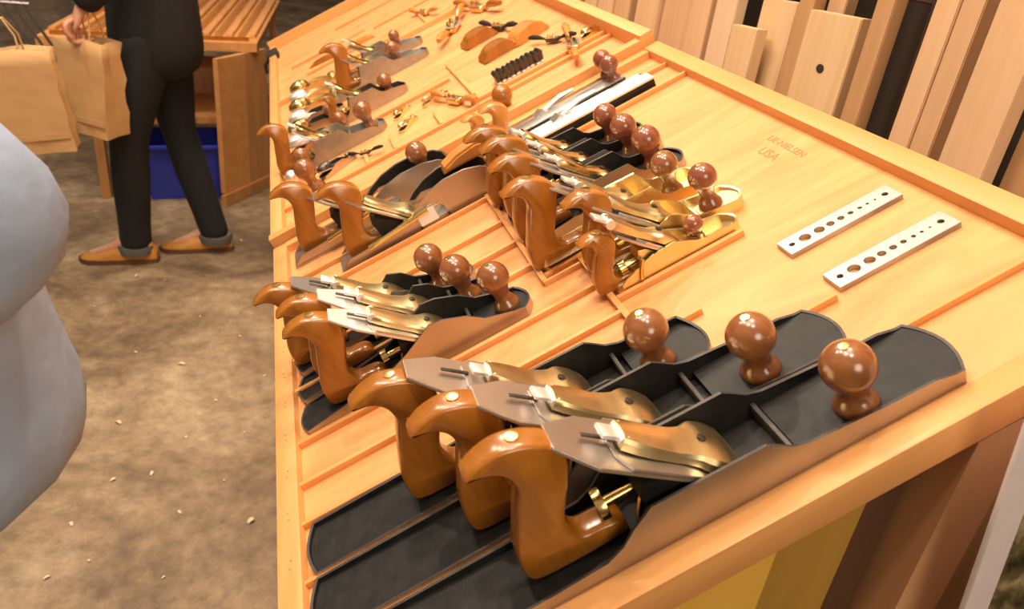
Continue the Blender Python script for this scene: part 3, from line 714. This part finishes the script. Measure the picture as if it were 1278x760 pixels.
def head_bm(b,c,fwd,s=1.0):
    """head centred at c looking along fwd"""
    f=Vector(fwd).normalized();rt=f.cross(Vector((0,0,1))).normalized();up=rt.cross(f)
    N,Mm=20,24;rows=[]
    for i in range(N+1):
        th=PI*i/N;row=[]
        for j in range(Mm):
            ph=2*PI*j/Mm;x=math.sin(th)*math.cos(ph);y=math.sin(th)*math.sin(ph);z=math.cos(th)
            a=.098*x;w=.076*y;h=.120*z
            if z<0: w*=1-.32*(-z);a*=1-.06*(-z)
            if x>.55: # face details
                if abs(y)<.20 and -.35<z<.12: a+=.022*(1-abs(y)/.20)*(1 if z<-.1 else .55)*(.5+ (.12-z))       # nose
                if abs(z-.10)<.10 and .18<abs(y)<.55: a-=.010                                             # eye sockets
                if abs(z+.48)<.06 and abs(y)<.30: a+=.006                                                   # lips
                if z<-.75 and abs(y)<.4: a+=.010                                                            # chin
            row.append(b.verts.new(c+f*a*s+rt*w*s+up*h*s))
        rows.append(row)
    for A,B in zip(rows,rows[1:]):
        for j in range(Mm):
            try: b.faces.new((A[j],A[(j+1)%Mm],B[(j+1)%Mm],B[j]))
            except Exception: pass
    for sd in(-1,1): # ears
        e=c+rt*.076*s*sd-f*.008*s;tube(b,[e+up*.03*s,e+rt*sd*.016*s+up*.012*s,e+rt*sd*.013*s-up*.012*s,e-up*.028*s],[.006,.010,.008,.004],8)
    bmesh.ops.remove_doubles(b,verts=b.verts,dist=1e-5)
    return f,rt,up
def hand_chains(w,d,out,curl,s=1):
    """separate skinned chains for palm and fingers. w wrist, d hand direction, out = side of thumb, curl = direction fingers bend to"""
    d=Vector(d).normalized();out=Vector(out).normalized();cu=Vector(curl).normalized()
    res=[[([(w-d*.03,.021),(w,.020),(w+d*.035,(.034,.015)),(w+d*.078,(.036,.013))],None)]]
    for k,(o,l) in enumerate(((.028,.070),(.010,.080),(-.009,.074),(-.027,.058))):
        b0=w+d*.074+out*o
        res.append([([(b0-d*.02,.0088),(b0+d*l*.30+cu*l*.18,.0085),(b0+d*l*.36+cu*l*.60,.0078),(b0+d*l*.05+cu*l*.82,.0068)],None)])
    t=w+d*.025+out*.028
    res.append([([(t-out*.012,.011),(t+out*.022+d*.018,.0098),(t+out*.028+d*.046+cu*.016,.0088),(t+out*.018+d*.062+cu*.034,.0074)],None)])
    return res
def merge(b,me):
    b.from_mesh(me);bpy.data.meshes.remove(me)
def person(label,at,fwd,pose,top,trou,shoe='shoe',hairc='hair'):
    """at: ground point. pose gives world-axis joint positions relative to at."""
    P={k:Vector(v)+Vector(at) for k,v in pose.items()}
    r=empty('person',label,'person',Matrix.Translation(Vector(at)))
    inv=r.matrix_world.inverted()
    def add(name,b,mat,par=r,ang=1.2):
        o=mkobj(name,b,mat,None,angle=ang);o.parent=par;o.matrix_local=inv if par is r else I
        return o
    f=Vector(fwd).normalized()
    b=bmesh.new()
    ch=[([(P['hip'],.095),(P['hip'].lerp(P['chest'],.5),.10),(P['chest'],.115),(P['neck'],.052),(P['neck']+ (P['head']-P['neck'])*.55,.05)],None)]
    for s in'LR':
        ch.append(([(P['hj'+s],.080),(P['kn'+s],.052),(P['kn'+s].lerp(P['an'+s],.35),.053),(P['an'+s],.032),(P['an'+s].lerp(P['to'+s],.5)-Vector((0,0,.012)),.022),(P['to'+s]-Vector((0,0,.006)),.014)],(0,0)))
    for s in'LR': ch.append(([(P['sh'+s],.048),(P['el'+s],.037),(P['wr'+s],.024)],(0,2)))
    merge(b,skin_mesh(ch,1))
    for s in'LR':
        d=(P['wr'+s]-P['el'+s]);d=P.get('hd'+s,P['wr'+s]+d)-P['wr'+s] if 'hd'+s in P else d
        th=P['th'+s]-Vector(at) if 'th'+s in P else f
        cu=P['cu'+s]-Vector(at) if 'cu'+s in P else Vector((0,0,-1)).cross(f)*(1 if s=='L' else -1)*-1
        for c in hand_chains(P['wr'+s],d,th,cu): merge(b,skin_mesh(c,1))
    hf,hr,hu=head_bm(b,P['head'],f)
    body=add('body',b,M['skin'])
    # hair cap
    b=bmesh.new();c=P['head']
    N,Mm=10,24;rows=[]
    for i in range(N+1):
        th=PI*.58*i/N;row=[]
        for j in range(Mm):
            ph=2*PI*j/Mm;x=math.sin(th)*math.cos(ph);y=math.sin(th)*math.sin(ph);z=math.cos(th)
            if x>.35 and z<.55: z=.55+(z-.55)*.12;x*=.98
            row.append(b.verts.new(c+hf*(.108*x-.004)+hr*.086*y+hu*(.130*z+.002)))
        rows.append(row)
    for A,B in zip(rows,rows[1:]):
        for j in range(Mm): b.faces.new((A[j],A[(j+1)%Mm],B[(j+1)%Mm],B[j]))
    bmesh.ops.remove_doubles(b,verts=b.verts,dist=1e-5)
    add('hair',b,M[hairc])
    # trousers
    b=bmesh.new()
    ch=[([(P['hip'],.15),(P['hip']+Vector((0,0,.09)),.145)],None)]
    for s in'LR':
        k=P['kn'+s];a=P['an'+s];hj=P['hj'+s]
        ch.append(([(hj-Vector((0,0,.05)),.118),(hj.lerp(k,.5),.102),(k,.070),(k.lerp(a,.35),.074),(k.lerp(a,.8),.064),(a+(k-a)*.02,.062),(a-(k-a)*.17,.066)],(0,0)))
    merge(b,skin_mesh(ch,2));add('trousers',b,M[trou])
    if trou=='denim_black':
        for s in'LR':
            k=P['kn'+s];a=P['an'+s]+(P['an'+s]-k).normalized()*.035;b=bmesh.new();lathe(b,[(.060,-.030),(.068,-.028),(.069,-.002),(.066,.004),(.058,.002)],18,Matrix.Translation(a));add('cuff',b,M['cuff'])
    # shoes
    for s in'LR':
        a=P['an'+s];t=P['to'+s];d=Vector((t.x-a.x,t.y-a.y,0)).normalized();sd=Vector((-d.y,d.x,0));base=Vector((a.x,a.y,at[2]));
        prof=[(-.075,.030,.062),(-.05,.037,.088),(-.01,.040,.092),(.03,.042,.070),(.08,.045,.066),(.13,.048,.045),(.175,.044,.036),(.200,.030,.028),(.212,.012,.016)]
        b=bmesh.new();rows=[]
        for x,w,h in prof:
            row=[]
            for kx,kz in((-1,.012),(-1.0,.35),(-.86,.72),(-.45,.96),(0,1),(.45,.96),(.86,.72),(1,.35),(1,.012)):
                z=kz*h if kz>.02 else .012
                row.append(b.verts.new(base+d*x+sd*w*kx+Vector((0,0,max(z,.012)))))
            rows.append(row)
        for A,B in zip(rows,rows[1:]):
            for j in range(8): b.faces.new((A[j],A[j+1],B[j+1],B[j]))
            b.faces.new((A[8],A[0],B[0],B[8]))
        b.faces.new(rows[0]);b.faces.new(rows[-1][::-1])
        sh=add('shoe',b,M[shoe],ang=.9)
        b=bmesh.new();pl=[(x,w*1.06) for x,w,h in prof];pl=[( -.082,.012)]+pl+[(.218,0)]
        poly=[(base+d*x+sd*w) for x,w in pl]+[(base+d*x-sd*w) for x,w in reversed(pl[:-1])]
        prism(b,[(p.x,p.y) for p in poly],at[2]+.0005,at[2]+.020,'z');q=mkobj('shoe_sole',b,M['soleb'],None,smooth=False);q.parent=sh;q.matrix_local=I
        b=bmesh.new()
        for i in range(3):
            c=base+d*(.045+.02*i)+Vector((0,0,.070-.006*i));tube(b,[c-sd*.02,c+Vector((0,0,.004)),c+sd*.02],.003,6)
        q=mkobj('laces',b,M['soleb'],None);q.parent=sh;q.matrix_local=I
    # top garment
    b=bmesh.new()
    hem=P.get('hem',P['hip']+Vector((0,0,-.04)));tw=top[1]
    ch=[([(hem,(.185*tw,.20*tw)),(P['hip'],(.18*tw,.19*tw)),(P['hip'].lerp(P['chest'],.5),(.165*tw,.18*tw)),(P['chest'],(.165*tw,.19*tw)),(P['neck']+Vector((0,0,-.06)),.10),(P['neck']+Vector((0,0,.0)),.068)],None)]
    big=1.25 if top[0]=='chambray' else 1.0
    c0=P['neck']+Vector((0,0,-.10))
    merge(b,skin_mesh([([(P['shL'],.086),(P['shL'].lerp(c0,.5)+Vector((0,0,.01)),.10),(c0,.115),(P['shR'].lerp(c0,.5)+Vector((0,0,.01)),.10),(P['shR'],.086)],None)],2))
    for s in'LR':
        e=P['el'+s];w=P['wr'+s];sh=P['sh'+s]
        merge(b,skin_mesh([([(sh.lerp(c0,.2),.082),(sh,.088),(sh.lerp(e,.5),.072*tw*big),(e,.064*tw*big),(e.lerp(w,.6),.054*tw*big),(e.lerp(w,.95),.046*tw)],None)],2))
    merge(b,skin_mesh(ch,2));add(top[2],b,M[top[0]])
    return r
G=-.85
# person 1: black jacket, striding to the left, side on
p1=dict(hip=(.02,0,.90),chest=(.01,0,1.30),neck=(-.03,0,1.47),head=(-.05,0,1.63),
 hjL=(-.03,-.09,.88),hjR=(.02,.09,.88),knL=(-.10,-.10,.50),anL=(-.12,-.08,.105),toL=(-.30,-.08,.035),knR=(.06,.08,.50),anR=(.165,.03,.105),toR=(.0,.02,.035),
 shL=(-.03,-.19,1.41),elL=(-.06,-.27,1.14),wrL=(-.175,-.24,.985),hdL=(-.21,-.25,.90),thL=(-.5,-1,.1),cuL=(.8,.3,-.2),
 shR=(-.02,.19,1.41),elR=(.04,.25,1.12),wrR=(-.06,.26,.90),hem=(.02,0,.71))
person('person in black jacket, black jeans and tan shoes walking with a kraft paper bag',(-.455,2.80,G),(-1,0,0),p1,('jacket',1.0,'jacket'),'denim_black')
# person 2: mostly outside at the left, hand holding a bag
p2=dict(hip=(0,0,.92),chest=(0,0,1.32),neck=(0,0,1.49),head=(.02,0,1.66),
 hjL=(0,.09,.90),hjR=(0,-.09,.90),knL=(.02,.10,.50),anL=(0,.11,.09),toL=(.14,.12,.035),knR=(.02,-.10,.50),anR=(0,-.11,.09),toR=(.14,-.12,.035),
 shR=(0,-.19,1.43),elR=(.10,-.25,1.18),wrR=(.30,-.18,1.03),hdR=(.38,-.17,.97),thR=(.1,-1,.2),cuR=(-.3,.2,-1),
 shL=(0,.19,1.43),elL=(.0,.25,1.12),wrL=(.06,.26,.90),hem=(0,0,.86))
person('person at the upper left edge, mostly out of frame, whose hand holds a kraft bag',(-1.27,2.66,G),(1,0,0),p2,('jacket',1.0,'jacket'),'jeans')
# person 3: foreground, light blue shirt
p3=dict(hip=(-.045,0,1.0),chest=(-.06,0,1.30),neck=(-.08,0,1.47),head=(-.07,0,1.63),
 hjL=(-.12,.09,.90),hjR=(-.12,-.09,.90),knL=(-.20,.10,.50),anL=(-.25,.11,.09),toL=(-.11,.12,.035),knR=(-.20,-.10,.50),anR=(-.25,-.11,.09),toR=(-.11,-.12,.035),
 shR=(-.08,-.17,1.36),elR=(.145,-.06,1.205),wrR=(-.15,-.16,1.04),hdR=(-.22,-.17,1.01),thR=(.5,0,1),cuR=(-.2,.8,-.3),shL=(-.08,.19,1.36),elL=(-.05,.24,1.12),wrL=(-.04,.24,.92),hem=(.0,0,.85))
person('person in a loose light blue chambray shirt, blurred in the left foreground',(-.345,.30,G),(1,0,0),p3,('chambray',.98,'shirt'),'jeans')

# paper bags
def paper_bag(label,T0,rz,w,h,d,loose=.0,tilt=0):
    r=empty('paper_bag',label,'bag',Matrix.Translation(T0)@Matrix.Rotation(rz,4,'Z')@Matrix.Rotation(tilt,4,'Y'))
    b=bmesh.new();NZ=8;rows=[]
    for i in range(NZ+1):
        z=-h*i/NZ;k=1-.25*(1-i/NZ)
        ring=[]
        D=d*k*.5;Wd=w*.5
        for x,y in((-Wd,-D),(-Wd*.33,-D),(Wd*.33,-D),(Wd,-D),(Wd-.012*(1-i/NZ),0),(Wd,D),(Wd*.33,D),(-Wd*.33,D),(-Wd,D),(-Wd+.012*(1-i/NZ),0)):
            ring.append(b.verts.new((x+.004*math.sin(i*2.1+y*40),y+.006*math.sin(i*1.7+x*30),z+(.012*math.sin(x*14+1) if i==0 else 0))))
        rows.append(ring)
    for A,B in zip(rows,rows[1:]):
        for j in range(10): b.faces.new((A[j],A[(j+1)%10],B[(j+1)%10],B[j]))
    b.faces.new(rows[-1])
    o=mkobj('bag_body',b,M['paper'],r,angle=.35);s=o.modifiers.new('t','SOLIDIFY');s.thickness=.0012
    b=bmesh.new();box(b,-w*.5+.004,w*.5-.004,-d*.5-.004,-d*.5-.002,-h*.86,-h*.80);mkobj('bottom_fold',b,M['paper'],r)
    for s in(-1,1):
        b=bmesh.new();D=d*.375*s;tube(b,[(-w*.2,D*.9,-.03),(-w*.19,D*.6,.05),(-w*.1,D*.2,.10),(w*.1,D*.2,.10),(w*.19,D*.6,.05),(w*.2,D*.9,-.03)],.003,6);mkobj('handle',b,M['paper'],r)
    return r
paper_bag('kraft paper bag held low in front of the person in the black jacket',Vector((-.622,2.58,.040)),-.55,.19,.315,.115,tilt=.05)
paper_bag('paler kraft paper bag with a folded base, at the left edge of the photo',Vector((-.835,2.42,.018)),.05,.27,.32,.10,tilt=-.12)
# grey strapped frame beside second bag
r=empty('metal_stand','grey metal stand of thin bars behind the left paper bag','stand',Matrix.Translation((-.93,3.05,-.85)))
for i in range(4):
    b=bmesh.new();tube(b,[(-.10+.035*i,0,.93),(.0+.035*i,.02,.72)],.006,6);mkobj('bar',b,M['greysteel'],r)
b=bmesh.new();tube(b,[(-.12,0,.92),(.03,0,.92)],.007,6);mkobj('cross_bar',b,M['greysteel'],r)

# ---------------------------------------------------------------- floor, wall, shavings
b=bmesh.new();box(b,-7,4,-3,14,-.95,-.85);o=mkobj('floor',b,M['floor'],None,smooth=False);o['kind']='structure'
b=bmesh.new();box(b,1.25,1.35,-3,14,-.85,3.2);o=mkobj('wall_right',b,M['wallm'],None,smooth=False);o['kind']='structure'
b=bmesh.new();box(b,-7,1.25,13.9,14,-.85,3.2);o=mkobj('wall_back',b,M['wallm'],None,smooth=False);o['kind']='structure'
spots=[(-.207,1.17),(-.081,.98)]
spots=[(-0.364,1.363),(-0.11,1.143),(-0.478,1.604),(-0.583,2.349),(-0.668,2.324),(-0.457,2.528),(-0.297,2.558),(-0.638,1.91),(-0.343,1.906),(-0.161,2.072),(-0.459,1.351),(-0.524,1.199),(-0.133,1.516),(-0.466,1.074),(-0.295,0.996),(-0.22,1.688),(-0.078,1.808),(-0.304,2.227),(-0.487,1.994),(-0.11,2.341),(-0.82,3.24),(-1.107,3.84),(-0.997,4.048),(-0.186,2.916),(-0.28,1.204),(-0.563,2.568),(-0.293,1.517),(-0.179,1.311),(-0.572,1.499),(-0.541,1.038)]
sv=[]
for k in range(3):
    b=bmesh.new();n=7;prev=None
    for i in range(n):
        t=i/(n-1);a=t*(1.6+k*.8);x=.010*t*(1+.3*k);z=.0005+.004*abs(math.sin(a))
        w=.004*(1-.5*abs(t-.5))
        p=(b.verts.new((x-.005,-w+.002*t,z)),b.verts.new((x-.005,w+.002*t,z+.0006)))
        if prev: b.faces.new((prev[0],prev[1],p[1],p[0]))
        prev=p
    sv.append(b)
protos=[]
for i,(x,y) in enumerate(spots):
    k=i%3
    if k>=len(protos):
        o=mkobj('wood_shaving',sv[k],M['shav'],None,angle=3)
        s=o.modifiers.new('t','SOLIDIFY');s.thickness=.0005;protos.append(o)
    else: o=protos[k].copy();COL.objects.link(o)
    s=random.uniform(.45,1.0)*(1.9 if i in(0,1,2,8) else 1.15)
    o.matrix_world=Matrix.Translation((x,y,-.8495))@Matrix.Rotation(random.uniform(0,6.28),4,'Z')@Matrix.Scale(s,4)
    meta(o,'pale curled wood shaving lying on the concrete floor','shaving','wood shavings scattered on the concrete floor')

# ---------------------------------------------------------------- lights
def area(loc,size,power,col,target=(0.3,.4,.15),shape='DISK'):
    l=bpy.data.lights.new('lamp','AREA');l.energy=power;l.color=col;l.size=size;l.shape=shape
    o=bpy.data.objects.new('ceiling_or_fill_lamp',l);COL.objects.link(o);o.location=loc
    o.rotation_euler=(Vector(target)-Vector(loc)).to_track_quat('-Z','Y').to_euler();return o
WC=(1.0,.80,.60)
for p,e,t in (((-.55,.25,2.35),17,(.3,.3,.1)),((-.05,-.35,2.35),15,(.3,.2,.1)),((.35,.65,2.5),17,(.3,.5,.1)),((-.9,1.3,2.5),24,(.2,.9,.1)),((.0,2.3,2.6),30,(.3,1.7,.1)),((-.3,3.4,2.7),38,(-.2,2.9,-.5)),((-1.6,2.2,2.7),34,(-.8,2.3,-.85))):
    area(p,.14,e,WC,t)
area((.35,-2.3,1.5),1.3,34,(1,.84,.64),(.4,0,-.1))  # added fill behind the camera to brighten front faces, not a ceiling lamp
area((-.4,1.0,3.4),2.4,62,(1,.86,.70),(-.1,1.0,-.5))
w=bpy.data.worlds.new('hall');S.world=w;w.use_nodes=True;nt=w.node_tree;bg=nt.nodes['Background']
tc=nt.nodes.new('ShaderNodeTexCoord');sp=nt.nodes.new('ShaderNodeSeparateXYZ');cr=nt.nodes.new('ShaderNodeValToRGB')
mp=nt.nodes.new('ShaderNodeMapRange');mp.inputs['From Min'].default_value=-1;mp.inputs['From Max'].default_value=1
nt.links.new(tc.outputs['Generated'],sp.inputs[0]);nt.links.new(sp.outputs['Z'],mp.inputs['Value']);nt.links.new(mp.outputs[0],cr.inputs['Fac'])
e=cr.color_ramp.elements;e[0].position=.35;e[0].color=(.16,.10,.06,1);e[1].position=1;e[1].color=(1,.86,.72,1)
k=e.new(.52);k.color=(.34,.24,.17,1);k=e.new(.75);k.color=(.85,.68,.52,1)
nt.links.new(cr.outputs['Color'],bg.inputs['Color']);bg.inputs['Strength'].default_value=.44

# ---------------------------------------------------------------- camera
cd=bpy.data.cameras.new('camera');co=bpy.data.objects.new('camera',cd);COL.objects.link(co)
cd.sensor_width=36;cd.lens=26.5845;cd.clip_start=.02
Rm=Matrix(((0.956095,0.028445,-0.291597),(-0.26942,0.476451,-0.836903),(0.115125,0.878721,0.463197))).to_4x4()
co.matrix_world=Matrix.Translation((-0.018057,-0.385178,0.607509))@Rm
cd.dof.use_dof=True;cd.dof.focus_distance=.90;cd.dof.aperture_fstop=8
S.camera=co
S.view_settings.view_transform='Standard';S.view_settings.look='None';S.view_settings.gamma=1;S.view_settings.use_curve_mapping=False
S.view_settings.exposure=-0.12
for o in S.objects:
    if o.type=='CAMERA' or o.type=='LIGHT': continue
